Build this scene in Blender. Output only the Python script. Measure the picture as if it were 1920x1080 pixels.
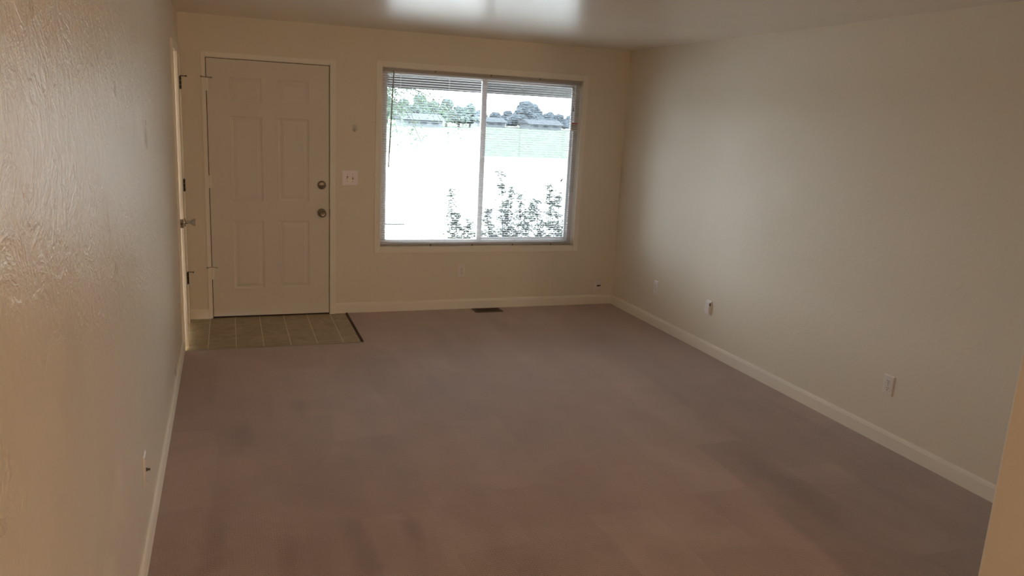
import bpy, bmesh, math, random
from mathutils import Vector, Matrix
for o in list(bpy.data.objects): bpy.data.objects.remove(o, do_unlink=True)
S = bpy.context.scene
COL = S.collection
PI = math.pi
# ------------------------------------------------------------------ camera
CX, CH = 0.3314, 1.7112
YAW, PITCH, ROLL, FPX = 0.3554, 0.2153, 0.0517, 1453.33
F = Vector((math.sin(YAW)*math.cos(PITCH), math.cos(YAW)*math.cos(PITCH), -math.sin(PITCH)))
r0 = Vector((math.cos(YAW), -math.sin(YAW), 0)); u0 = r0.cross(F)
cr, sr = math.cos(ROLL), math.sin(ROLL)
r1 = cr*r0 + sr*u0; u1 = -sr*r0 + cr*u0
cam = bpy.data.cameras.new('camera'); camo = bpy.data.objects.new('camera', cam); COL.objects.link(camo)
M = Matrix((( r1.x, u1.x, -F.x, CX), (r1.y, u1.y, -F.y, 0), (r1.z, u1.z, -F.z, CH), (0, 0, 0, 1)))
camo.matrix_world = M
cam.sensor_fit = 'HORIZONTAL'; cam.sensor_width = 36; cam.lens = FPX*36/1920; cam.clip_start = .02; cam.clip_end = 1500
S.camera = camo
# ------------------------------------------------------------------ world, lights, exposure
D, W, H = 6.573, 3.804, 2.361          # far wall, right wall, ceiling
WL, WR, ZB, ZT = 1.539, 3.354, .5715, 2.071
SKY = 18.0
LAMPW = 92
wd = bpy.data.worlds.new('overcast_sky'); S.world = wd; wd.use_nodes = True
bg = wd.node_tree.nodes['Background']; bg.inputs[0].default_value = (.88, .95, 1.03, 1); bg.inputs[1].default_value = SKY
S.view_settings.view_transform = 'Standard'; S.view_settings.look = 'None'
S.cycles.max_bounces = 16; S.cycles.diffuse_bounces = 10
S.view_settings.exposure = 0; S.view_settings.gamma = 1; S.view_settings.use_curve_mapping = False
pl = bpy.data.lights.new('window_portal', 'AREA'); pl.shape = 'RECTANGLE'; pl.size = WR-WL; pl.size_y = ZT-ZB
pl.cycles.is_portal = True
po = bpy.data.objects.new('window_portal', pl); COL.objects.link(po); po.location = ((WL+WR)/2, D+.25, (ZB+ZT)/2); po.rotation_euler = (-PI/2, 0, 0)
lamp = bpy.data.lights.new('hall_lamp_light', 'POINT'); lamp.shadow_soft_size = .16
lamp.energy = LAMPW; lamp.color = (1, .76, .52)
lo = bpy.data.objects.new('hall_lamp_light', lamp); COL.objects.link(lo); lo.location = (2.2, -2.9, 2.02)

# ------------------------------------------------------------------ helpers
class MB:
    def __init__(s): s.bm = bmesh.new()
    def box(s, a, b, bev=0):
        x0, y0, z0 = [min(a[i], b[i]) for i in range(3)]; x1, y1, z1 = [max(a[i], b[i]) for i in range(3)]
        t = bmesh.new()
        bmesh.ops.create_cube(t, size=1)
        for v in t.verts: v.co = Vector((x0+(v.co.x+.5)*(x1-x0), y0+(v.co.y+.5)*(y1-y0), z0+(v.co.z+.5)*(z1-z0)))
        if bev: bmesh.ops.bevel(t, geom=t.edges[:], offset=bev, segments=2, affect='EDGES', profile=.5)
        s.add(t); return s
    def add(s, t, m=None):
        if m: bmesh.ops.transform(t, matrix=m, verts=t.verts[:])
        me = bpy.data.meshes.new('t'); t.to_mesh(me); t.free(); s.bm.from_mesh(me); bpy.data.meshes.remove(me)
    def poly(s, pts, f=None):
        vs = [s.bm.verts.new(p) for p in pts]
        if f is None: s.bm.faces.new(vs)
        else:
            for q in f: s.bm.faces.new([vs[i] for i in q])
        return s
    def prism(s, prof, a, b, axis):   # profile (2D) extruded from a to b along axis; prof coords = the two other axes in order
        def P(c, q):
            l = [q[0], q[1]]; l.insert(axis, c); return l
        n = len(prof); A = [s.bm.verts.new(P(a, q)) for q in prof]; B = [s.bm.verts.new(P(b, q)) for q in prof]
        s.bm.faces.new(A); s.bm.faces.new(B[::-1])
        for i in range(n): s.bm.faces.new((A[i], A[(i+1) % n], B[(i+1) % n], B[i]))
        return s
    def lathe(s, prof, origin, axis, seg=28):   # prof (r, h) along axis dir
        ax = Vector(axis).normalized(); t = ax.orthogonal().normalized(); w = ax.cross(t); o = Vector(origin)
        rings = []
        for r, h in prof:
            if r < 1e-6: rings.append([s.bm.verts.new(o+ax*h)])
            else: rings.append([s.bm.verts.new(o+ax*h+(t*math.cos(2*PI*k/seg)+w*math.sin(2*PI*k/seg))*r) for k in range(seg)])
        for A, B in zip(rings, rings[1:]):
            for k in range(seg):
                k2 = (k+1) % seg
                if len(A) == 1 and len(B) == 1: continue
                if len(A) == 1: s.bm.faces.new((A[0], B[k], B[k2]))
                elif len(B) == 1: s.bm.faces.new((A[k], B[0], A[k2]))
                else: s.bm.faces.new((A[k], B[k], B[k2], A[k2]))
        return s
    def tube(s, pts, r, seg=8, r2=None):
        pts = [Vector(p) for p in pts]; n = len(pts); rings = []
        up = None
        for i, p in enumerate(pts):
            d = (pts[min(i+1, n-1)]-pts[max(i-1, 0)]).normalized()
            if up is None: up = d.orthogonal().normalized()
            up = (up-d*up.dot(d)).normalized(); w = d.cross(up)
            rr = r if r2 is None else r+(r2-r)*i/(n-1)
            rings.append([s.bm.verts.new(p+(up*math.cos(2*PI*k/seg)+w*math.sin(2*PI*k/seg))*rr) for k in range(seg)])
        for A, B in zip(rings, rings[1:]):
            for k in range(seg): s.bm.faces.new((A[k], A[(k+1) % seg], B[(k+1) % seg], B[k]))
        s.bm.faces.new(rings[0][::-1]); s.bm.faces.new(rings[-1])
        return s
    def build(s, name, mat, parent=None, smooth=False, loc=None):
        bmesh.ops.recalc_face_normals(s.bm, faces=s.bm.faces[:])
        me = bpy.data.meshes.new(name)
        if loc: bmesh.ops.translate(s.bm, vec=-Vector(loc), verts=s.bm.verts[:])
        s.bm.to_mesh(me); s.bm.free(); me.materials.append(mat)
        o = bpy.data.objects.new(name, me); COL.objects.link(o)
        if loc: o.location = loc
        if parent:
            o.parent = parent
            q = parent; w = Vector((0, 0, 0))
            # parts are modelled in world coordinates; move into the parent's frame
            while q: w += q.location; q = q.parent
            o.location = Vector(o.location)-w
        if smooth:
            for p in me.polygons: p.use_smooth = True
            try: me.set_sharp_from_angle(angle=math.radians(38))
            except Exception: pass
        return o
def tag(o, label=None, cat=None, group=None, kind=None):
    if label: o['label'] = label
    if cat: o['category'] = cat
    if group: o['group'] = group
    if kind: o['kind'] = kind
    return o
def empty(name, loc, label, cat, group=None, kind=None):
    o = bpy.data.objects.new(name, None); COL.objects.link(o); o.location = loc; o.empty_display_size = .05
    return tag(o, label, cat, group, kind)

# ------------------------------------------------------------------ materials
def mat(name, col, rough=.5, metal=0, spec=.5, coat=0):
    m = bpy.data.materials.new(name); m.use_nodes = True; b = m.node_tree.nodes['Principled BSDF']
    b.inputs['Base Color'].default_value = (*col, 1); b.inputs['Roughness'].default_value = rough
    b.inputs['Metallic'].default_value = metal; b.inputs['Specular IOR Level'].default_value = spec
    b.inputs['Coat Weight'].default_value = coat
    return m
def nd(m, t, **k):
    n = m.node_tree.nodes.new(t)
    for a, v in k.items():
        if a in n.inputs: n.inputs[a].default_value = v
        else: setattr(n, a, v)
    return n
def lk(m, a, b): m.node_tree.links.new(a, b)
def bsdf(m): return m.node_tree.nodes['Principled BSDF']
def noise(m, vec, scale, detail=4, rough=.5, dist=0):
    n = nd(m, 'ShaderNodeTexNoise'); n.inputs['Scale'].default_value = scale; n.inputs['Detail'].default_value = detail
    n.inputs['Roughness'].default_value = rough; n.inputs['Distortion'].default_value = dist; lk(m, vec, n.inputs['Vector']); return n
def ramp(m, src, stops):
    r = nd(m, 'ShaderNodeValToRGB'); e = r.color_ramp.elements
    while len(e) < len(stops): e.new(.5)
    for q, (p, c) in zip(e, stops):
        q.position = p; q.color = (*c, 1) if len(c) == 3 else c
    lk(m, src, r.inputs[0]); return r
def mathn(m, op, a, b=None, clamp=False):
    n = nd(m, 'ShaderNodeMath', operation=op); n.use_clamp = clamp
    for i, v in enumerate((a, b)):
        if v is None: continue
        if isinstance(v, (int, float)): n.inputs[i].default_value = v
        else: lk(m, v, n.inputs[i])
    return n.outputs[0]
def bump(m, h, strength, dist, prev=None):
    b = nd(m, 'ShaderNodeBump'); b.inputs['Strength'].default_value = strength; b.inputs['Distance'].default_value = dist
    lk(m, h, b.inputs['Height'])
    if prev: lk(m, prev.outputs[0], b.inputs['Normal'])
    return b
def objco(m): return nd(m, 'ShaderNodeTexCoord').outputs['Object']

def plaster(name, col, rough, amp=1.0, spec=.5, trowel=True):
    """skip-trowelled plaster under satin paint"""
    m = mat(name, col, rough, spec=spec); v = objco(m)
    big = noise(m, v, 8, 5, .6, .9)
    ridge = ramp(m, big.outputs[0], [(.44, (0, 0, 0)), (.52, (1, 1, 1)), (.60, (.5, .5, .5)), (.75, (.7, .7, .7))])
    fine = noise(m, v, 38, 4, .6, .3)
    grit = noise(m, v, 150, 3, .6)
    b1 = bump(m, ridge.outputs[0], (.16 if trowel else .0)*amp, .0025)
    b2 = bump(m, fine.outputs[0], .32*amp, .0028, b1)
    b3 = bump(m, grit.outputs[0], .25*amp, .001, b2)
    lk(m, b3.outputs[0], bsdf(m).inputs['Normal'])
    rv = noise(m, v, 3, 3)
    rr = ramp(m, rv.outputs[0], [(.3, (rough-(.05 if trowel else .01),)*3), (.7, (rough+(.06 if trowel else .01),)*3)])
    lk(m, rr.outputs[0], bsdf(m).inputs['Roughness'])
    return m
WALLC = (.82, .76, .65)
m_wall = plaster('wall_paint', WALLC, .55, .8, .3)
m_wall_left = plaster('wall_paint_satin', WALLC, .32, 2.4, .42)
m_ceil = plaster('ceiling_paint', (.84, .79, .71), .26, .9, .5, False)
m_trim = mat('trim_paint', (.90, .85, .76), .6, 0, .2)
m_door = mat('door_paint', (.78, .725, .655), .55, 0, .25)
v = objco(m_door); n = noise(m_door, v, 60, 3); lk(m_door, bump(m_door, n.outputs[0], .12, .001).outputs[0], bsdf(m_door).inputs['Normal'])
m_white = mat('white_vinyl', (.80, .80, .82), .35)
m_plate = mat('plate_plastic', (.86, .80, .76), .3)
m_platew = mat('plate_plastic_white', (.90, .87, .88), .3)
m_slot = mat('slot_dark', (.03, .025, .02), .6)
m_nickel = mat('satin_nickel', (.27, .225, .17), .38, 1)
m_nickel_d = mat('nickel_dark', (.16, .13, .10), .35, 1)
m_chrome = mat('polished_steel', (.6, .57, .52), .16, 1)
m_bronze = mat('bronze_hinge', (.06, .04, .028), .4, .6)
m_vent = mat('brown_enamel', (.085, .05, .032), .4)
m_hole = mat('duct_dark', (.01, .008, .006), .9)
m_screw = mat('painted_screw', (.5, .46, .4), .4, .4)
m_slat = mat('blind_slat', (.82, .81, .82), .4)
m_rail = mat('blind_rail', (.42, .38, .34), .4)
m_cord = mat('cord', (.62, .6, .58), .7)
m_wand = mat('wand_plastic', (.25, .28, .24), .2)
m_red = mat('red_print', (.55, .06, .03), .5)
m_weather = mat('weatherstrip', (.035, .02, .014), .8)

# glass: thin sheet that lets light straight through, with a Fresnel reflection
def glass():
    m = bpy.data.materials.new('window_glass'); m.use_nodes = True; nt = m.node_tree; nt.nodes.clear()
    out = nt.nodes.new('ShaderNodeOutputMaterial'); mx = nt.nodes.new('ShaderNodeMixShader')
    t = nt.nodes.new('ShaderNodeBsdfTransparent'); t.inputs[0].default_value = (.93, .96, .95, 1)
    g = nt.nodes.new('ShaderNodeBsdfGlossy'); g.inputs['Roughness'].default_value = .01
    fr = nt.nodes.new('ShaderNodeFresnel'); fr.inputs[0].default_value = 1.3
    nt.links.new(fr.outputs[0], mx.inputs[0]); nt.links.new(t.outputs[0], mx.inputs[1]); nt.links.new(g.outputs[0], mx.inputs[2])
    nt.links.new(mx.outputs[0], out.inputs[0]); return m
m_glass = glass()
def screenm():
    m = bpy.data.materials.new('insect_mesh'); m.use_nodes = True; nt = m.node_tree; nt.nodes.clear()
    out = nt.nodes.new('ShaderNodeOutputMaterial'); mx = nt.nodes.new('ShaderNodeMixShader'); mx.inputs[0].default_value = .36
    t = nt.nodes.new('ShaderNodeBsdfTransparent'); g = nt.nodes.new('ShaderNodeBsdfDiffuse'); g.inputs[0].default_value = (.12, .13, .15, 1)
    nt.links.new(t.outputs[0], mx.inputs[1]); nt.links.new(g.outputs[0], mx.inputs[2]); nt.links.new(mx.outputs[0], out.inputs[0]); return m
m_screen = screenm()

# carpet: short looped pile in a small ribbed grid, with vacuum tracks and tread marks
def carpet():
    m = mat('carpet_pile', (.3, .22, .17), .72, spec=.45); v = objco(m)
    sep = nd(m, 'ShaderNodeSeparateXYZ'); lk(m, v, sep.inputs[0])
    wob = noise(m, v, 9, 2); 
    def wave(ax, period, k):
        a = mathn(m, 'MULTIPLY', sep.outputs[ax], 2*PI/period); a = mathn(m, 'ADD', a, mathn(m, 'MULTIPLY', wob.outputs[0], k))
        return mathn(m, 'SINE', a)
    gx, gy = wave(0, .0115, 2.2), wave(1, .0125, 2.2)
    grid = mathn(m, 'MAXIMUM', gx, gy)
    mask = ramp(m, noise(m, v, .9, 2).outputs[0], [(.38, (0, 0, 0)), (.62, (1, 1, 1))])
    gridm = mathn(m, 'MULTIPLY', grid, mask.outputs[0])
    tuft = noise(m, v, 210, 3, .7); mott = noise(m, v, 2.2, 5, .6, .8); big = noise(m, v, .7, 3)
    # vacuum strokes: noise stretched along the strokes
    mp = nd(m, 'ShaderNodeMapping'); mp.inputs['Rotation'].default_value = (0, 0, math.radians(4)); mp.inputs['Scale'].default_value = (2.6, .55, 1)
    lk(m, v, mp.inputs[0]); st = noise(m, mp.outputs[0], 1.6, 4, .55, .4)
    tone = mathn(m, 'ADD', mathn(m, 'MULTIPLY', tuft.outputs[0], .55), mathn(m, 'MULTIPLY', mott.outputs[0], .45))
    tone = mathn(m, 'ADD', tone, mathn(m, 'MULTIPLY', st.outputs[0], .35))
    tone = mathn(m, 'ADD', tone, mathn(m, 'MULTIPLY', gridm, .04))
    # rectangular vacuum passes, each laying the pile its own way
    jit = noise(m, v, 1.4, 3); jx = mathn(m, 'MULTIPLY', jit.outputs[0], .16)
    cxn = mathn(m, 'FLOOR', mathn(m, 'DIVIDE', mathn(m, 'ADD', sep.outputs[0], jx), .31))
    cyn = mathn(m, 'FLOOR', mathn(m, 'DIVIDE', mathn(m, 'ADD', mathn(m, 'ADD', sep.outputs[1], mathn(m, 'MULTIPLY', cxn, .37)), jx), .85))
    cb = nd(m, 'ShaderNodeCombineXYZ'); lk(m, cxn, cb.inputs[0]); lk(m, cyn, cb.inputs[1])
    wn = nd(m, 'ShaderNodeTexWhiteNoise', noise_dimensions='2D'); lk(m, cb.outputs[0], wn.inputs[0])
    tone = mathn(m, 'ADD', tone, mathn(m, 'MULTIPLY', mathn(m, 'SUBTRACT', wn.outputs[0], .5), .15))
    c = ramp(m, mathn(m, 'SUBTRACT', tone, .17), [(.18, (.225, .142, .108)), (.5, (.335, .236, .180)), (.82, (.50, .375, .30))])
    # tread stains, a few, each with a soft round outline
    out = c.outputs[0]
    sq = nd(m, 'ShaderNodeVectorMath', operation='MULTIPLY'); lk(m, v, sq.inputs[0]); sq.inputs[1].default_value = (1, .22, 1)
    for (x, y, r) in [(.37, 4.05, .065), (.513, 2.83, .060), (.795, 2.78, .055), (.235, 3.0, .07), (.69, 4.40, .05), (1.02, 2.9, .05), (2.9, 2.9, .12)]:
        d = nd(m, 'ShaderNodeVectorMath', operation='DISTANCE'); lk(m, sq.outputs[0], d.inputs[0]); d.inputs[1].default_value = (x, y*.22, 0)
        dd = mathn(m, 'ADD', d.outputs['Value'], mathn(m, 'MULTIPLY', mathn(m, 'SUBTRACT', mott.outputs[0], .5), .12))
        k = nd(m, 'ShaderNodeMapRange'); lk(m, dd, k.inputs[0]); k.inputs[1].default_value = r; k.inputs[2].default_value = r*.2; k.inputs[3].default_value = 0; k.inputs[4].default_value = .5
        mx = nd(m, 'ShaderNodeMix', data_type='RGBA'); lk(m, k.outputs[0], mx.inputs[0]); lk(m, out, mx.inputs[6]); mx.inputs[7].default_value = (.19, .115, .085, 1); out = mx.outputs[2]
    lk(m, out, bsdf(m).inputs['Base Color'])
    b1 = bump(m, gridm, .25, .003); b2 = bump(m, tuft.outputs[0], .8, .004, b1); lk(m, b2.outputs[0], bsdf(m).inputs['Normal'])
    bsdf(m).inputs['Sheen Weight'].default_value = 1.0; bsdf(m).inputs['Sheen Roughness'].default_value = .35; bsdf(m).inputs['Sheen Tint'].default_value = (1, .88, .92, 1)
    return m
m_carpet = carpet()
TX0, TP, TY0 = .161, .1912, 5.665
def vinyl():
    m = mat('entry_tile', (.2, .16, .1), .38); v = objco(m); sep = nd(m, 'ShaderNodeSeparateXYZ'); lk(m, v, sep.inputs[0])
    def line(ax, off, w):
        a = mathn(m, 'DIVIDE', mathn(m, 'SUBTRACT', sep.outputs[ax], off-TP*20), TP); a = mathn(m, 'FRACT', a)
        a = mathn(m, 'ABSOLUTE', mathn(m, 'SUBTRACT', a, .5)); return mathn(m, 'GREATER_THAN', a, .5-w)
    l = mathn(m, 'MAXIMUM', line(0, TX0, .018), mathn(m, 'MULTIPLY', line(1, TY0+.11, .014), .45))
    n1 = noise(m, v, 7, 5, .6, 1); n2 = noise(m, v, 26, 4, .6)
    t = mathn(m, 'ADD', mathn(m, 'MULTIPLY', n1.outputs[0], .6), mathn(m, 'MULTIPLY', n2.outputs[0], .4))
    c = ramp(m, t, [(.3, (.25, .195, .11)), (.5, (.38, .305, .185)), (.7, (.50, .415, .27))])
    mx = nd(m, 'ShaderNodeMix', data_type='RGBA'); lk(m, l, mx.inputs[0]); lk(m, c.outputs[0], mx.inputs[6]); mx.inputs[7].default_value = (.66, .59, .46, 1)
    lk(m, mx.outputs[2], bsdf(m).inputs['Base Color'])
    lk(m, bump(m, mathn(m, 'SUBTRACT', 1, l), .3, .001).outputs[0], bsdf(m).inputs['Normal'])
    return m
m_vinyl = vinyl()

# ------------------------------------------------------------------ the room shell
ST = 'structure'
YB = -3.8          # the back of the hall behind the camera
DL, DR, DH = .189, 1.111, 2.045         # front door slab
CY0, CY1 = 5.70, 6.43                   # closet door opening (Y)
CZ = 2.03
TH = .14
TXE, TYE = 1.2584, 5.70                 # carpet edge around the entry tile
f = MB()
f.box((-.2, YB, -.12), (W+.2, TYE-.03, 0)); f.box((TXE, TYE-.03, -.12), (W+.2, D+.05, 0))
tag(f.build('floor', m_carpet), 'mauve brown short pile carpet covering the living room floor', 'carpet', kind=ST)
f = MB(); f.box((-.2, TYE-.03, -.12), (TXE, D+.05, -.007))
tag(f.build('floor_entry', m_vinyl), 'olive brown square tiled entry patch in front of the front door', 'tile floor', kind=ST)
m_edge = mat('carpet_edge', (.10, .06, .045), .9)
e = MB(); e.prism([(TXE-.012, -.007), (TXE+.004, -.007), (TXE+.006, .0035), (TXE-.002, .004)], TYE-.02, D-.012, 1)
# profile order for axis 1 is (x, z)
tag(e.build('trim_5', m_edge), 'dark tucked carpet edge along the right side of the entry tile', 'carpet edge', kind=ST)
e = MB(); e.prism([(TYE-.045, 0), (TYE-.028, -.0065), (TYE-.028, .003), (TYE-.036, .004)], .02, TXE, 0)
m_edge2 = mat('tile_border', (.34, .29, .21), .6)
tag(e.build('trim_6', m_edge2), 'pale thin border strip where entry tile meets carpet', 'edge strip', kind=ST)
c = MB(); c.box((-.2, YB-.14, H), (W+.2, D+TH, H+.12))
tag(c.build('ceiling', m_ceil), 'glossy textured off white ceiling', 'ceiling', kind=ST)
# left wall with the closet opening
w = MB()
w.box((-TH, YB, -.1), (0, CY0-.02, H)); w.box((-TH, CY1+.02, -.1), (0, D, H)); w.box((-TH, CY0-.02, CZ+.02), (0, CY1+.02, H))
w.box((-.75, CY0-.3, -.007), (-.70, CY1+.3, H)); w.box((-.75, CY0-.3, 0), (-TH, CY0-.25, H)); w.box((-.75, CY1+.1, 0), (-TH, CY1+.15, H))
tag(w.build('wall_left', m_wall_left), 'cream textured plaster wall close by on the left', 'wall', kind=ST)
w = MB(); w.box((W, YB, 0), (W+TH, D, H))
tag(w.build('wall_right', m_wall), 'cream textured plaster wall on the right with three cover plates', 'wall', kind=ST)
w = MB(); GAP = .022
w.box((-TH, D, -.1), (DL-GAP, D+TH, H)); w.box((DL-GAP, D, DH+GAP), (DR+GAP, D+TH, H)); w.box((DR+GAP, D, -.1), (WL, D+TH, H))
w.box((WL, D, -.1), (WR, D+TH, ZB)); w.box((WL, D, ZT), (WR, D+TH, H)); w.box((WR, D, -.1), (W+TH, D+TH, H))
tag(w.build('wall_back', m_wall), 'cream far wall holding the front door and the window', 'wall', kind=ST)
w = MB(); w.box((-TH, YB-TH, 0), (W+TH, YB, H)); 
tag(w.build('wall_front', m_wall), 'plain cream wall behind the viewpoint', 'wall', kind=ST)
w = MB(); w.box((2.576, .75, -.02), (W, 1.59, H), 0)
wo = w.build('wall_partition', m_wall); tag(wo, 'cream partition wall edge at the lower right, nearest of the walls', 'wall', kind=ST)
bv = wo.modifiers.new('round', 'BEVEL'); bv.width = .012; bv.segments = 4; bv.limit_method = 'ANGLE'

# baseboards
BP = [(0, 0), (.013, 0), (.013, .068), (.009, .082), (.004, .088), (0, .088)]
b = MB(); b.prism([(x, z) for x, z in BP], YB, CY0-.075, 1)
tag(b.build('baseboard_left', m_trim), 'cream baseboard running along the left wall', 'baseboard', kind=ST)
b = MB(); b.prism([(W-x, z) for x, z in BP], 1.62, D, 1)
tag(b.build('baseboard_right', m_trim), 'cream baseboard running along the right wall', 'baseboard', kind=ST)
b = MB(); b.prism([(D-x, z) for x, z in BP], DR+.053, W-.013, 0); b.prism([(D-x, z-.007) for x, z in BP], .0, DL-.037, 0)
tag(b.build('baseboard_back', m_trim), 'cream baseboard along the far wall under the window', 'baseboard', kind=ST)

# ------------------------------------------------------------------ front door
t = MB(); CT = .012
t.box((DL-.037, D-CT, -.007), (DL-.008, D, DH+.048), .002); t.box((DR+.008, D-CT, -.007), (DR+.053, D, DH+.048), .002)
t.box((DL-.008, D-CT, DH+.008), (DR+.008, D, DH+.048), .002)
t.box((DL-GAP, D, -.007), (DL-.005, D+TH, DH+GAP)); t.box((DR+.005, D, -.007), (DR+GAP, D+TH, DH+GAP)); t.box((DL-.005, D, DH+.005), (DR+.005, D+TH, DH+GAP))
t.box((DL-.006, D+.0485, -.007), (DL+.012, D+.07, DH+.005)); t.box((DR-.012, D+.0485, -.007), (DR+.006, D+.07, DH+.005)); t.box((DL, D+.0485, DH-.012), (DR, D+.07, DH+.006)); t.box((DL-.01, D+.0485, -.05), (DR+.01, D+TH, .012))
tag(t.build('trim_1', m_trim), 'cream casing around the front door', 'door casing', kind=ST)
door = empty('door_1', (DL, D+.005, 0), 'closed white six panel front door on the far wall', 'door', kind=ST)
def panel_slab(x0, x1, z0, z1, y0, y1, panels):
    """door leaf whose front (towards -Y at y0) carries pressed panels"""
    m = MB(); xs = sorted({x0, x1, *[p[0] for p in panels], *[p[1] for p in panels]}); zs = sorted({z0, z1, *[p[2] for p in panels], *[p[3] for p in panels]})
    def inp(xa, xb, za, zb):
        for p in panels:
            if xa >= p[0]-1e-6 and xb <= p[1]+1e-6 and za >= p[2]-1e-6 and zb <= p[3]+1e-6: return True
        return False
    for xa, xb in zip(xs, xs[1:]):
        for za, zb in zip(zs, zs[1:]):
            if not inp(xa, xb, za, zb): m.poly([(xa, y0, za), (xb, y0, za), (xb, y0, zb), (xa, y0, zb)])
    for p in panels:
        lv = [(0, 0), (.010, .007), (.020, .009), (.044, .0025), (.050, .0025)]
        prev = None
        for ins, dep in lv:
            q = [(p[0]+ins, y0+dep, p[2]+ins), (p[1]-ins, y0+dep, p[2]+ins), (p[1]-ins, y0+dep, p[3]-ins), (p[0]+ins, y0+dep, p[3]-ins)]
            q = [m.bm.verts.new(c) for c in q]
            if prev:
                for i in range(4): m.bm.faces.new((prev[i], prev[(i+1) % 4], q[(i+1) % 4], q[i]))
            prev = q
        m.bm.faces.new(prev)
    m.poly([(x0, y0, z0), (x1, y0, z0), (x1, y0, z1), (x0, y0, z1), (x0, y1, z0), (x1, y1, z0), (x1, y1, z1), (x0, y1, z1)],
           [(4, 5, 6, 7), (0, 1, 5, 4), (2, 3, 7, 6), (0, 4, 7, 3), (1, 2, 6, 5)])
    bmesh.ops.remove_doubles(m.bm, verts=m.bm.verts[:], dist=1e-5)
    return m
PX = [(.355, .592), (.711, .952)]; PZ = [(.235, .797), (.955, 1.619), (1.735, 1.911)]
panel_slab(DL, DR, .006, DH, D+.004, D+.048, [(a, b, c, d) for a, b in PX for c, d in PZ]).build('door_leaf', m_door, door)
ws = MB(); ws.box((DL-.006, D+.022, -.006), (DL-.0002, D+.05, DH+.004)); ws.box((DR, D+.022, -.006), (DR+.006, D+.05, DH+.005)); ws.box((DL, D+.022, DH), (DR, D+.05, DH+.004)); ws.box((DL, D+.01, -.0065), (DR, D+.05, .006))
ws.build('weatherstrip', m_weather, door)
for z in (1.80, 1.055, .32):   # painted hinges on the left edge
    h = MB(); 
    for k in range(3): h.lathe([(0, 0), (.0065, 0), (.0065, .031), (0, .031)], (DL-.003, D-.004, z+.033*k), (0, 0, 1), 12)
    h.box((DL-.02, D-.014, z), (DL-.003, D-.0121, z+.097)); h.box((DL-.003, D+.0005, z), (DL+.014, D+.0035, z+.097))
    hg = h.build('hinge', m_trim, door, True)
    if z != 1.055:
        s_ = MB(); s_.tube([(DL-.004, D-.012, z+.101), (DL-.034, D-.045, z+.103)], .0035); s_.tube([(DL-.004, D-.012, z+.101), (DL+.034, D-.03, z+.099)], .0035)
        s_.lathe([(0, 0), (.007, 0), (.007, .007), (0, .009)], (DL-.032, D-.043, z+.103), (-.6, -.8, 0), 12); s_.lathe([(0, 0), (.006, 0), (.006, .006), (0, .007)], (DL+.034, D-.03, z+.099), (.6, .4, 0), 12)
        q = s_.build('hinge_pin_stop', m_screw, hg, True)
# deadbolt
KX = 1.052
d = MB(); d.lathe([(0, 0), (.0345, 0), (.0345, .008), (.031, .013), (.026, .016), (0, .016)], (KX, D+.004, 1.094), (0, -1, 0), 40)
db = d.build('deadbolt', m_nickel, door, True)
d = MB(); d.box((KX-.021, D-.027, 1.085), (KX+.021, D-.012, 1.094), .003); d.build('thumb_turn', m_nickel_d, db, True)
d = MB(); d.lathe([(0, 0), (.034, 0), (.033, .006), (.022, .011), (.012, .013), (.011, .034), (.018, .040), (.028, .050), (.0315, .060), (.029, .072), (.019, .079), (.013, .078), (0, .0775)], (KX, D+.004, .865), (0, -1, 0), 40)
kn = d.build('door_knob', m_nickel, door, True)
d = MB(); d.lathe([(0, 0), (.009, 0), (.008, .003), (0, .003)], (KX, D-.0745, .865), (0, -1, 0), 20); d.box((KX-.0015, D-.083, .860), (KX+.0015, D-.0775, .870)); d.build('lock_button', m_nickel_d, kn, True)
d = MB(); d.box((DR+.001, D+.002, .835), (DR+.007, D+.004, .895)); d.build('strike_plate', m_bronze, door)

# ------------------------------------------------------------------ closet door (left wall), slightly ajar
t = MB(); cw = .055
t.box((0, CY0-.022-cw, 0), (.014, CY0-.018, CZ+.02+cw), .002); t.box((0, CY1+.018, -.007), (.014, CY1+.018+cw, CZ+.02+cw), .002); t.box((0, CY0-.018, CZ+.018), (.014, CY1+.018, CZ+.02+cw), .002)
t.box((-TH, CY0-.022, -.007), (0, CY0-.004, CZ+.02)); t.box((-TH, CY1+.004, -.007), (0, CY1+.022, CZ+.02)); t.box((-TH, CY0-.004, CZ+.004), (0, CY1+.004, CZ+.02))
tag(t.build('trim_2', m_trim), 'cream casing around the closet door on the left wall', 'door casing', kind=ST)
HX, HY = .004, CY1
cd = empty('door_2', (HX, HY, 0), 'narrow white closet door standing slightly ajar in the left wall', 'door', kind=ST)
ANG = math.radians(2.6)
L = CY1-CY0-.006
def cbuild(mb, name, mt, parent=cd, smooth=True):    # modelled closed (leaf along -Y from the hinge), then swung about the hinge
    bmesh.ops.transform(mb.bm, matrix=Matrix.Translation((HX, HY, 0)) @ Matrix.Rotation(ANG, 4, 'Z'), verts=mb.bm.verts[:])
    return mb.build(name, mt, parent, smooth)
d = MB(); d.box((-.034, -L, .014), (0, -.003, CZ), .0015); cbuild(d, 'door_leaf', m_door, smooth=False)
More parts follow.
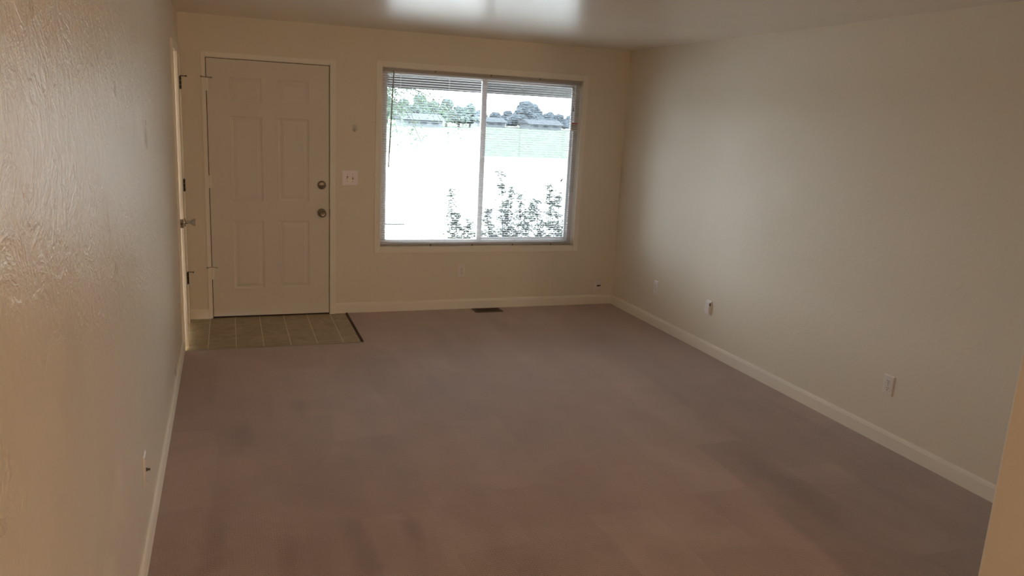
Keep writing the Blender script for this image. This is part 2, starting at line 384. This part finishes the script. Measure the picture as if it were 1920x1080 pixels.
for z in (1.80, 1.04, .315):
    h = MB()
    for k in range(3): h.lathe([(0, 0), (.0075, 0), (.0075, .029), (0, .029)], (.008, .003, z+.031*k), (0, 0, 1), 12)
    h.box((.001, -.03, z), (.003, .0, z+.091)); h.lathe([(0, 0), (.005, 0), (0, .008)], (.008, .003, z+.092), (0, 0, 1), 12)
    hg = cbuild(h, 'hinge', m_bronze)
    hg['label'] = 'dark bronze hinge'
    if z != 1.04:
        s_ = MB(); s_.tube([(.008, .003, z+.096), (.045, -.01, z+.095)], .0032); s_.lathe([(0, 0), (.006, 0), (.006, .007), (0, .008)], (.045, -.01, z+.095), (1, -.3, 0), 12)
        cbuild(s_, 'hinge_pin_stop', m_nickel_d, hg)
KY = -L+.062; KZ = .895
d = MB(); d.lathe([(0, -.0005), (.032, 0), (.031, .005), (.022, .011), (.011, .014), (.0105, .036), (.015, .044), (.022, .056), (.0255, .068), (.022, .072), (0, .073)], (0, KY, KZ), (1, 0, 0), 36)
k1 = cbuild(d, 'door_knob', m_chrome)
d = MB(); d.box((-.030, -L-.0015, KZ-.03), (-.004, -L+.001, KZ+.03)); lp = cbuild(d, 'latch_plate', m_nickel_d, smooth=False)
d = MB(); d.prism([(-.024, -L-.011), (-.010, -L-.003), (-.010, -L+.001), (-.024, -L+.001)], KZ-.007, KZ+.007, 2); cbuild(d, 'latch_bolt', m_nickel_d, lp, False)

# ------------------------------------------------------------------ window
t = MB(); q = .05; CT = .011
t.box((WL-q, D-CT, ZB-q), (WL, D, ZT+q), .002); t.box((WR, D-CT, ZB-q), (WR+q, D, ZT+q), .002); t.box((WL, D-CT, ZT), (WR, D, ZT+q), .002); t.box((WL, D-CT, ZB-q), (WR, D, ZB), .002)
J = .052
t.box((WL-.004, D, ZB-.004), (WL+.004, D+J, ZT+.004)); t.box((WR-.004, D, ZB-.004), (WR+.004, D+J, ZT+.004)); t.box((WL, D, ZT-.004), (WR, D+J, ZT+.004)); t.box((WL, D, ZB-.004), (WR, D+J, ZB+.004))
tag(t.build('trim_3', m_trim), 'flat cream casing around the window', 'window casing', kind=ST)
win = empty('window_1', ((WL+WR)/2, D+J, ZB), 'wide two pane sliding window in white vinyl on the far wall', 'window', kind=ST)
Y0, Y1 = D+J, D+J+.055; fw = .045
fr = MB(); fr.box((WL, Y0, ZB), (WL+fw, Y1, ZT), .003); fr.box((WR-fw, Y0, ZB), (WR, Y1, ZT), .003); fr.box((WL+fw, Y0, ZT-fw), (WR-fw, Y1, ZT), .003); fr.box((WL+fw, Y0, ZB), (WR-fw, Y1, ZB+fw), .003)
fr.build('window_frame', m_white, win)
XM = 2.446
def sash(x0, x1, ya, yb, wl, wr, wh=.026):
    s_ = MB(); z0, z1 = ZB+fw, ZT-fw
    s_.box((x0, ya, z0), (x0+wl, yb, z1), .002); s_.box((x1-wr, ya, z0), (x1, yb, z1), .002); s_.box((x0+wl, ya, z0), (x1-wr, yb, z0+wh), .002); s_.box((x0+wl, ya, z1-wh), (x1-wr, yb, z1), .002)
    so = s_.build('sash', m_white, win)
    g = MB(); ym = (ya+yb)/2; g.box((x0+wl-.004, ym-.002, z0+wh-.004), (x1-wr+.004, ym+.002, z1-wh+.004)); 
    g.build('pane', m_glass, so); return so
sash(WL+fw-.01, XM+.024, Y0+.006, Y0+.026, .02, .046, .012)
sr_ = sash(XM-.02, WR-fw+.01, Y0+.028, Y0+.048, .03, .030, .024)
sc = MB(); sc.poly([(XM+.02, Y1+.006, ZB+fw), (WR-fw, Y1+.006, ZB+fw), (WR-fw, Y1+.006, ZT-fw), (XM+.02, Y1+.006, ZT-fw)]); sc.build('insect_screen', m_screen, win)
sf = MB(); sf.box((XM+.012, Y1, ZB+.02), (XM+.024, Y1+.012, ZT-.02)); sf.box((WR-fw-.004, Y1, ZB+.02), (WR-fw+.012, Y1+.012, ZT-.02)); sf.box((XM+.012, Y1, ZB+.02), (WR-.02, Y1+.012, ZB+fw)); sf.box((XM+.012, Y1, ZT-fw), (WR-.02, Y1+.012, ZT-.02))
sf.build('screen_frame', m_white, win)
ex = MB(); ex.box((WL-.04, D+TH, ZB-.05), (WR+.04, D+TH+.02, ZB)); ex.box((WL-.04, D+TH, ZT), (WR+.04, D+TH+.02, ZT+.05)); ex.box((WL-.04, D+TH, ZB), (WL, D+TH+.02, ZT)); ex.box((WR, D+TH, ZB), (WR+.04, D+TH+.02, ZT))
ex.build('outer_casing', m_white, win)

# ------------------------------------------------------------------ venetian blind
bl = empty('venetian_blind', ((WL+WR)/2, D+.03, ZT), 'white aluminium mini blind with open slats hanging in the window', 'blind')
BX0, BX1 = WL+.008, WR-.010; BY = D+.030
h = MB(); h.prism([(BY-.014, ZT-.005), (BY-.014, ZT-.030), (BY+.014, ZT-.030), (BY+.014, ZT-.005), (BY+.012, ZT-.005), (BY+.012, ZT-.028), (BY-.012, ZT-.028), (BY-.012, ZT-.005)], BX0, BX1, 0)
hr = h.build('headrail', m_rail, bl)
for x in (BX0, BX1-.012): s_ = MB(); s_.box((x-.003, BY-.019, ZT-.036), (x+.015, BY+.017, ZT-.0045)); s_.build('end_bracket', m_rail, hr)
for x in (1.99, 2.485, 2.94):
    s_ = MB(); s_.box((x-.007, BY-.017, ZT-.010), (x+.007, BY-.0142, ZT-.0045)); s_.box((x-.003, BY-.019, ZT-.018), (x+.003, BY-.0145, ZT-.008)); s_.build('support_clip', m_nickel_d, hr)
PIT = .0199; zs0 = ZT-.048; zbot = ZB+.030; NS = int((zs0-zbot)/PIT)
s_ = MB(); tilt = math.radians(-4)
for k in range(NS+1):
    z = zs0-k*PIT; hw = .0125; n = 4; rows = []
    for i in range(n+1):
        u = -1+2*i/n; yy = u*hw; zz = .0016*(1-u*u)
        y2 = yy*math.cos(tilt)-zz*math.sin(tilt); z2 = yy*math.sin(tilt)+zz*math.cos(tilt)
        rows.append((y2, z2))
    top = [(s_.bm.verts.new((BX0+.004, BY+a, z+b)), s_.bm.verts.new((BX1-.004, BY+a, z+b))) for a, b in rows]
    for A, B in zip(top, top[1:]): s_.bm.faces.new((A[0], A[1], B[1], B[0]))
so = s_.build('slats', m_slat, bl, True)
sm = so.modifiers.new('thick', 'SOLIDIFY'); sm.thickness = .0004
br = MB(); br.box((BX0+.003, BY-.012, ZB+.006), (BX1-.003, BY+.012, ZB+.020), .003); bro = br.build('bottom_rail', m_rail, bl)
for x in (1.99, 2.375, 2.76, 3.14):
    s_ = MB(); s_.lathe([(0, 0), (.006, 0), (.006, .006), (.003, .010), (0, .010)], (x, BY, ZB+.006), (0, 0, -1), 12); s_.box((x-.006, BY-.0135, ZB+.004), (x+.006, BY-.0115, ZB+.018)); s_.build('cord_plug', m_nickel_d, bro)
for x in (1.70, 2.12, 2.78, 3.20):
    s_ = MB()
    for dy in (-.0132, .0132): s_.tube([(x, BY+dy, ZT-.03), (x, BY+dy, ZB+.02)], .0007, 5)
    s_.build('ladder_cord', m_cord, bl)
wn = MB(); wn.tube([(1.632, D-.022, 2.030), (1.628, D-.026, 2.0), (1.598, D-.03, 1.275)], .0048, 6); wn.lathe([(0, 0), (.006, 0), (.007, .02), (0, .022)], (1.5977, D-.03, 1.277), (0, 0, -1), 10); wn.tube([(1.632, BY-.012, 2.045), (1.632, D-.022, 2.03)], .003)
wn.build('tilt_wand', m_wand, bl, True)
cdn = MB(); cdn.tube([(3.255, BY-.016, 2.04), (3.256, D-.003, 1.95), (3.254, D-.006, 1.80), (3.262, D-.008, 1.6), (3.255, D-.008, 1.42), (3.235, D-.008, 1.28), (3.205, D-.008, 1.19)], .0013, 6)
lc = cdn.build('lift_cord', m_cord, bl, True)
ts = MB(); ts.lathe([(0, 0), (.004, 0), (.0075, .03), (.006, .034), (0, .034)], (3.207, D-.008, 1.197), (-.6, 0, -1), 12); ts.build('tassel', m_wand, lc, True)
cdn = MB(); cdn.tube([(3.275, BY-.016, 2.04), (3.272, D-.003, 1.9), (3.27, D-.005, 1.83)], .0013, 6); lc = cdn.build('lift_cord', m_cord, bl, True)
ts = MB(); ts.lathe([(0, 0), (.004, 0), (.0075, .032), (.006, .036), (0, .036)], (3.27, D-.005, 1.835), (0, 0, -1), 12); ts.build('tassel', m_wand, lc, True)
# warning sticker on the right sash
wl_ = MB(); wl_.box((WR-.075, Y0-.003, 1.625), (WR-.008, Y0-.0005, 1.70)); wl = wl_.build('warning_label', m_platew, win)
wl_ = MB(); wl_.box((WR-.073, Y0-.004, 1.688), (WR-.010, Y0-.003, 1.697)); wl_.build('label_stripe', m_red, wl)
wl_ = MB(); 
for z in (1.672, 1.660, 1.640): wl_.box((WR-.070, Y0-.004, z), (WR-.014, Y0-.003, z+.004))
wl_.build('label_text', m_nickel_d, wl)

# ------------------------------------------------------------------ wall plates
def on_wall(name, pos, wall, label, cat, group=None):
    """Empty with its local frame: +Y points into the room, X along the wall, Z up"""
    o = empty(name, pos, label, cat, group)
    o.rotation_euler = (0, 0, {'back': PI, 'right': PI/2, 'left': -PI/2}[wall]); return o
def lb(mb, name, mt, parent, smooth=False):
    bmesh.ops.recalc_face_normals(mb.bm, faces=mb.bm.faces[:]); me = bpy.data.meshes.new(name); mb.bm.to_mesh(me); mb.bm.free(); me.materials.append(mt)
    o = bpy.data.objects.new(name, me); COL.objects.link(o); o.parent = parent
    if smooth:
        for p in me.polygons: p.use_smooth = True
        try: me.set_sharp_from_angle(angle=math.radians(38))
        except Exception: pass
    return o
def plate(parent, w=.071, h=.116, mt=m_plate):
    m = MB(); 
    m.poly([(-w/2, 0, -h/2), (w/2, 0, -h/2), (w/2, 0, h/2), (-w/2, 0, h/2), (-w/2, .002, -h/2), (w/2, .002, -h/2), (w/2, .002, h/2), (-w/2, .002, h/2),
            (-w/2+.006, .006, -h/2+.006), (w/2-.006, .006, -h/2+.006), (w/2-.006, .006, h/2-.006), (-w/2+.006, .006, h/2-.006)],
           [(0, 1, 2, 3), (0, 4, 5, 1), (1, 5, 6, 2), (2, 6, 7, 3), (3, 7, 4, 0), (4, 8, 9, 5), (5, 9, 10, 6), (6, 10, 11, 7), (7, 11, 8, 4), (8, 11, 10, 9)])
    return lb(m, 'cover_plate', mt, parent)
def screw(parent, x, z, y=.006):
    s_ = MB(); s_.lathe([(0, 0), (.0035, 0), (.003, .0012), (0, .0016)], (x, y, z), (0, 1, 0), 12); lb(s_, 'screw', m_screw, parent)
def outlet(pos, wall, label, mt=m_plate):
    o = on_wall('wall_outlet', pos, wall, label, 'electrical outlet'); plate(o, mt=mt)
    for dz in (-.0195, .0195):
        m = MB(); pr = []
        for k in range(24):
            a = 2*PI*k/24; x = .0172*math.cos(a); z = .0172*math.sin(a); z = max(-.0142, min(.0142, z)); pr.append((x, z))
        m.prism([(x, z+dz) for x, z in pr], .0055, .0085, 1); rc = lb(m, 'receptacle', mt, o)
        m = MB(); m.box((-.0078, .0084, dz+.0005), (-.0052, .0089, dz+.0095)); m.box((.0052, .0084, dz+.0015), (.0078, .0089, dz+.0085)); m.lathe([(0, 0), (.0029, 0), (.0029, .0005), (0, .0005)], (0, .0084, dz-.007), (0, 1, 0), 10)
        lb(m, 'socket_slots', m_slot, rc)
    screw(o, 0, 0, .006); return o
outlet((2.277, D, .3485), 'back', 'cream double outlet on the far wall below the window')
outlet((W, 5.755, .339), 'right', 'white double outlet on the right wall nearest the far corner', m_platew)
outlet((W, 3.17, .349), 'right', 'cream double outlet on the right wall nearest the viewer')
# phone jack plate
o = on_wall('phone_jack', (W, 4.952, .357), 'right', 'white raised jack plate on the right wall between two outlets', 'phone jack'); plate(o, .071, .116, m_platew)
m = MB(); m.box((-.026, .005, -.043), (.026, .022, .047), .003); lb(m, 'jack_housing', m_platew, o)
m = MB(); m.box((-.0265, .008, .018), (-.0255, .018, .040)); lb(m, 'jack_port', m_slot, o)
# coax plates
def coax(pos, wall, label, h=.116, bent=True):
    o = on_wall('cable_jack', pos, wall, label, 'cable jack'); plate(o, .074, h)
    m = MB(); m.lathe([(0, 0), (.0075, 0), (.0075, .004), (.0048, .004), (.0048, .014), (0, .014)], (0, .006, 0), (0, 1, 0), 14); lb(m, 'connector', m_nickel_d, o, True)
    if bent: m = MB(); m.tube([(0, .018, 0), (-.004, .03, .004), (-.018, .036, .010)], .0055, 8); lb(m, 'cable_stub', m_slot, o, True)
    screw(o, 0, h*.36); screw(o, 0, -h*.36); return o
coax((3.644, D, .180), 'back', 'cream cable plate with dark stub low by the far corner')
coax((0, 3.035, .33), 'left', 'cream cable plate with small dark connector on left wall', .13, False)
# double switch
o = on_wall('light_switch', (1.2825, D, 1.159), 'back', 'white double toggle light switch beside the front door', 'light switch'); plate(o, .132, .128, m_platew)
for sx, up in ((.022, -1), (-.022, 1)):
    m = MB(); m.box((sx-.006, .0055, -.0125), (sx+.006, .007, .0125)); bz = lb(m, 'toggle_slot', m_nickel_d, o)
    m = MB(); m.prism([(.006, -.005), (.006, .005), (.019, .011*up+.004), (.019, .011*up-.004)], sx-.0045, sx+.0045, 0); lb(m, 'toggle', m_platew, o)
    screw(o, sx, .03); screw(o, sx, -.03)
# adhesive hook between door and window
o = on_wall('wall_hook', (1.317, D, 1.565), 'back', 'small grey adhesive hook on wall above the light switch', 'hook')
m_hookb = mat('hook_plastic', (.55, .50, .42), .3)
m = MB(); m.prism([(-.010, .030), (.010, .030), (.014, .020), (.014, -.012), (.006, -.028), (-.006, -.028), (-.014, -.012), (-.014, .020)], 0, .005, 1); lb(m, 'back_plate', m_hookb, o)
m = MB(); m.tube([(0, .004, .0), (0, .012, -.014), (0, .020, -.024), (0, .030, -.022), (0, .033, -.010)], .0042, 8); m.tube([(.018, .006, -.008), (.010, .009, -.018), (0, .010, -.026), (-.010, .009, -.018), (-.018, .006, -.008)], .003, 8); lb(m, 'hook_arm', m_hookb, o, True)

# ------------------------------------------------------------------ floor register
vx0, vx1, vy0, vy1 = 2.375, 2.635, 6.400, 6.538
o = empty('floor_register', ((vx0+vx1)/2, (vy0+vy1)/2, 0), 'brown metal heating register in the carpet below the window', 'floor vent')
m = MB(); e_ = .018
for a, b in (((vx0, vy0), (vx1, vy0+e_)), ((vx0, vy1-e_), (vx1, vy1)), ((vx0, vy0+e_), (vx0+e_, vy1-e_)), ((vx1-e_, vy0+e_), (vx1, vy1-e_))): m.box((*a, .0005), (*b, .006), .0015)
m.build('rim', m_vent, o)
m = MB(); m.box((vx0+e_, vy0+e_, .0002), (vx1-e_, vy1-e_, .0012)); m.build('duct_opening', m_hole, o)
m = MB(); n = 20
for k in range(n):
    x = vx0+e_+(k+.5)*(vx1-vx0-2*e_)/n; m.box((x-.0013, vy0+e_, .0012), (x+.0013, vy1-e_, .0050))
m.box((vx0+e_, (vy0+vy1)/2-.003, .0012), (vx1-e_, (vy0+vy1)/2+.003, .0055))
m.build('louvers', m_vent, o)

# hall ceiling lamp behind the viewpoint: carries the warm light
m_dome = mat('lamp_dome', (.9, .85, .75), .3); bsdf(m_dome).inputs['Emission Color'].default_value = (1, .62, .30, 1); bsdf(m_dome).inputs['Emission Strength'].default_value = 3
o = empty('ceiling_lamp', (2.2, -2.9, H), 'round warm ceiling lamp behind the viewpoint', 'ceiling lamp')
m = MB(); m.lathe([(0, 0), (.16, 0), (.16, .02), (.0, .02)], (2.2, -2.9, H), (0, 0, -1), 32); m.build('lamp_base', m_nickel, o, True)
m = MB(); m.lathe([(.15, .02), (.14, .06), (.10, .095), (.0, .11)], (2.2, -2.9, H), (0, 0, -1), 32); m.build('lamp_shade', m_dome, o, True)

# ------------------------------------------------------------------ outdoors
GZ = -.28
def gmat(name, c1, c2, sc, rough=.9):
    m = mat(name, c1, rough, spec=.15); v = objco(m); n = noise(m, v, sc, 5, .6); r = ramp(m, n.outputs[0], [(.3, c1), (.7, c2)]); lk(m, r.outputs[0], bsdf(m).inputs['Base Color']); return m
m_conc = gmat('concrete_drive', (.36, .35, .34), (.42, .41, .40), .7)
m_lawn = gmat('lawn_grass', (.043, .057, .040), (.054, .069, .049), .25)
m_fascia = mat('fascia_paint', (.03, .025, .022), .6); m_soffit = mat('soffit_paint', (.20, .18, .175), .6)
m_shingle = gmat('roof_shingle_hazed', (.040, .047, .056), (.048, .055, .064), 2)  # distance haze put into the roof colour: bluish, low contrast
m_siding = mat('siding_hazed', (.085, .095, .105), .8)  # siding colour also carries the painted distance haze
m_leaf = gmat('shrub_leaf', (.045, .056, .04), (.085, .105, .07), 30, .6)
m_leaf2 = gmat('tree_leaf', (.045, .07, .045), (.08, .11, .07), 3, .7)
m_far = gmat('far_foliage_hazed', (.050, .062, .074), (.062, .076, .090), .6)  # blue-grey distance haze is mixed into this foliage colour
m_far2 = gmat('far_foliage_green_hazed', (.058, .074, .072), (.072, .09, .086), .6)  # greener foliage, likewise paled by haze painted into its colour
m_bark = mat('bark', (.03, .028, .024), .9)
g = MB(); g.box((-400, D+.5, GZ-.2), (500, 900, GZ)); tag(g.build('ground', m_lawn), 'pale green lawn stretching away beyond the window', 'lawn', kind=ST)
g = MB(); g.box((-60, D+TH, GZ-.1), (80, 38, GZ+.03)); tag(g.build('driveway', m_conc), 'bright pale concrete drive outside the window', 'driveway', kind=ST)
# road slice far off
g = MB(); g.box((-200, 168, GZ), (300, 176, GZ+.05)); tag(g.build('road', m_conc), 'thin pale road at the far end of the lawn', 'road', kind=ST)
# eave of this house over the window
g = MB(); EY = 8.05
g.prism([(D+TH, 2.42), (EY, 2.13), (EY, 2.17), (D+TH, 2.50)], -2, 7, 0)
eo = empty('roof_eave', (2.5, D+TH, 2.42), 'low eave of the house shading the top of the window', 'roof eave', kind=ST); g.build('soffit', m_soffit, eo)
g = MB(); g.box((-2, EY, 1.955), (7, EY+.035, 2.19)); g.build('fascia_board', m_fascia, eo)
g = MB()
for k in range(15): 
    x = -1.8+k*.6; g.prism([(D+TH, 2.35), (EY, 2.06), (EY, 2.13), (D+TH, 2.42)], x-.02, x+.02, 0)
g.build('rafter_tails', m_fascia, eo)

# low timber edging near left
g = MB(); g.box((1.2, 13.6, GZ+.03), (3.27, 13.63, GZ+.062), .004); tag(g.build('timber_edging', m_bark), 'low dark timber lying across the drive at the left pane', 'timber edging')

def leaf(mb, p, d, up, ln, wd):
    s = d.cross(up).normalized(); n = s.cross(d).normalized()
    a = p; b = p+d*ln*.5+s*wd*.5+n*wd*.15; c = p+d*ln-n*ln*.12; e = p+d*ln*.5-s*wd*.5+n*wd*.15; mid = p+d*ln*.5
    V = [mb.bm.verts.new(q) for q in (a, b, c, e, mid)]
    for q in ((0, 1, 4), (1, 2, 4), (2, 3, 4), (3, 0, 4)): mb.bm.faces.new([V[i] for i in q])
def shrub(x, y, stems, label, seed):
    rnd = random.Random(seed); o = empty('leafy_shrub', (x, y, GZ), label, 'shrub', 'shrubs below the window')
    st, lf = MB(), MB()
    for (dx, dy, top, dens) in stems:
        n = 9; pts = []; bx, by = x+dx*.45, y+dy*.4
        for i in range(n+1):
            t_ = i/n; pts.append(Vector((bx+(x+dx-bx)*t_+rnd.uniform(-.012, .012), by+(y+dy-by)*t_+rnd.uniform(-.012, .012), GZ+(top-GZ)*t_)))
        st.tube(pts, .007, 5, .002)
        for i in range(1, n+1):
            t_ = i/n
            for _ in range(int(dens*(6.5-3.2*t_))):
                a = rnd.uniform(0, 2*PI); rr = (.24-.17*t_)*rnd.uniform(.3, 1); p0 = pts[i]+(pts[i-1]-pts[i])*rnd.random()
                tip = p0+Vector((math.cos(a)*rr, math.sin(a)*rr, rr*.5)); st.tube([p0, (p0+tip)/2+Vector((0, 0, -.008)), tip], .0022, 4, .001)
                for q in range(5):
                    u = .35+.65*q/4; p = p0.lerp(tip, u); a2 = rnd.uniform(0, 2*PI)
                    d = Vector((math.cos(a2), math.sin(a2), rnd.uniform(-.2, .5))).normalized(); leaf(lf, p, d, Vector((0, 0, 1)), rnd.uniform(.04, .065), rnd.uniform(.024, .036))
    st.build('branches', m_bark, o); lf.build('foliage', m_leaf, o)
shrub(2.58, 7.62, [(-.14, 0, .97, 4), (-.05, .06, .75, 4), (.08, 0, .66, 5), (.2, .05, .52, 6), (.30, 0, .45, 6), (-.02, -.06, .34, 5), (.12, -.05, .30, 6)], 'sparse dark leaved shrub rising behind the middle mullion of the window', 3)
shrub(3.22, 8.05, [(-.08, 0, 1.12, 4), (.04, .06, .95, 5), (-.24, 0, .74, 5), (.16, 0, .90, 5), (.28, 0, .80, 5), (-.16, -.06, .45, 6), (.06, -.06, .42, 6), (-.34, 0, .3, 5)], 'tallest dark leaved shrub standing behind the right window pane', 5)
shrub(3.64, 7.6, [(-.12, 0, 1.04, 5), (-.24, .06, .86, 5), (.0, 0, .94, 5), (.12, .05, .66, 5), (-.15, -.06, .5, 6), (.04, -.06, .4, 6)], 'dark leaved shrub at the right edge of the window', 9)

def blob_tree(name, loc, hgt, rad, mt, label, seed, trunk=True, n=26, group='trees beyond the lawn', squash=1.0):
    rnd = random.Random(seed); o = empty(name, loc, label, 'tree', group)
    c = MB()
    for k in range(n):
        a = rnd.uniform(0, 2*PI); t_ = rnd.random(); rr = rad*(1-.75*t_)*rnd.uniform(.2, .75); zz = loc[2]+hgt*(.22+.66*t_)
        s_ = rad*rnd.uniform(.13, .30); tb = bmesh.new(); bmesh.ops.create_icosphere(tb, subdivisions=3, radius=s_)
        for vv in tb.verts: vv.co *= rnd.uniform(.72, 1.2)
        c.add(tb, Matrix.Translation((loc[0]+math.cos(a)*rr, loc[1]+math.sin(a)*rr, zz)) @ Matrix.Diagonal((1, 1, .8*squash, 1)))
    c.build('crown', mt, o)
    t_ = MB(); t_.tube([(loc[0], loc[1], loc[2]), (loc[0]+.1, loc[1], loc[2]+hgt*.25), (loc[0], loc[1], loc[2]+hgt*.6)], rad*.09, 8, rad*.04); t_.build('trunk', m_bark, o)
    return o
def P(dx, Y): return CX+dx*Y
# big rounded tree in the right pane and its neighbours
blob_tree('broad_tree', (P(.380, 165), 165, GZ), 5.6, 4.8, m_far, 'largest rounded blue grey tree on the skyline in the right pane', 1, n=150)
k = 0
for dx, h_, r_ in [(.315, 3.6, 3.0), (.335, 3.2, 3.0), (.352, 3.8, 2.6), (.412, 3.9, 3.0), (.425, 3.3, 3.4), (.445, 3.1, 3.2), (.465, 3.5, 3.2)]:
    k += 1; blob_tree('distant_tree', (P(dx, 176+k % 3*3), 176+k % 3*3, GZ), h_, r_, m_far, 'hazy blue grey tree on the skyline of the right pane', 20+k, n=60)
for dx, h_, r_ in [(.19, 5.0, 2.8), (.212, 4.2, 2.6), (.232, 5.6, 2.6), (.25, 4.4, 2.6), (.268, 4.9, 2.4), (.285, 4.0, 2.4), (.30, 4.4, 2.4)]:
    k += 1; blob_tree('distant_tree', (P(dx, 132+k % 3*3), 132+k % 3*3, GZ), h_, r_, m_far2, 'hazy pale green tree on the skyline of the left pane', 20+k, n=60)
# houses at the end of the lawn
def house(dx, Y, wid, label):
    x = P(dx, Y); o = empty('distant_house', (x, Y, GZ), label, 'house', 'houses beyond the lawn')
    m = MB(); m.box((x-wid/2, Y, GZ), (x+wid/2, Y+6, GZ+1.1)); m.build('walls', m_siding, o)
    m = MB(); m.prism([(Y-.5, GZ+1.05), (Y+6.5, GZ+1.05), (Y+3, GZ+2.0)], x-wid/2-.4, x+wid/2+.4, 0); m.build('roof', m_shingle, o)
    for q in (-.3, 0, .3):
        m = MB(); m.box((x+q*wid-.5, Y-.03, GZ+.4), (x+q*wid+.5, Y, GZ+.85)); m.build('window', m_shingle, o)
house(.408, 150, 7, 'low pale house with dark roof right of the big tree')
house(.330, 155, 6, 'low pale house with dark roof by the window mullion')
house(.238, 118, 6, 'low pale house with dark roof seen through left pane')
# near tree at the left of the view with drooping leafy boughs
def near_tree():
    rnd = random.Random(77); bx, by = 3.55, 19.0
    o = empty('leafy_tree', (bx, by, GZ), 'pale leafy tree with drooping boughs at the left of the window', 'tree')
    br, lf = MB(), MB(); br.tube([(bx, by, GZ), (bx+.1, by, 1.2), (bx-.1, by, 3.0), (bx, by, 4.6)], .13, 8, .05)
    for k in range(46):
        a = rnd.uniform(0, 2*PI); z0 = rnd.uniform(1.6, 4.4); ln = rnd.uniform(1.0, 2.4)*(1 if z0 < 3.6 else .6)
        p0 = Vector((bx, by, z0)); pts = [p0]; q = p0.copy()
        for i in range(6):
            q = q+Vector((math.cos(a)*ln/6, math.sin(a)*ln/6, .22-.13*i)); pts.append(q.copy())
        br.tube(pts, .022, 5, .006)
        for i in range(1, 7):
            for _ in range(40):
                p = pts[i-1].lerp(pts[i], rnd.random())+Vector((rnd.gauss(0, .14), rnd.gauss(0, .14), rnd.gauss(-.05, .16)))
                a2 = rnd.uniform(0, 2*PI); leaf(lf, p, Vector((math.cos(a2), math.sin(a2), rnd.uniform(-.7, .2))).normalized(), Vector((0, 0, 1)), rnd.uniform(.08, .12), rnd.uniform(.04, .06))
    br.build('branches', m_bark, o); lf.build('foliage', m_leaf2, o)
near_tree()
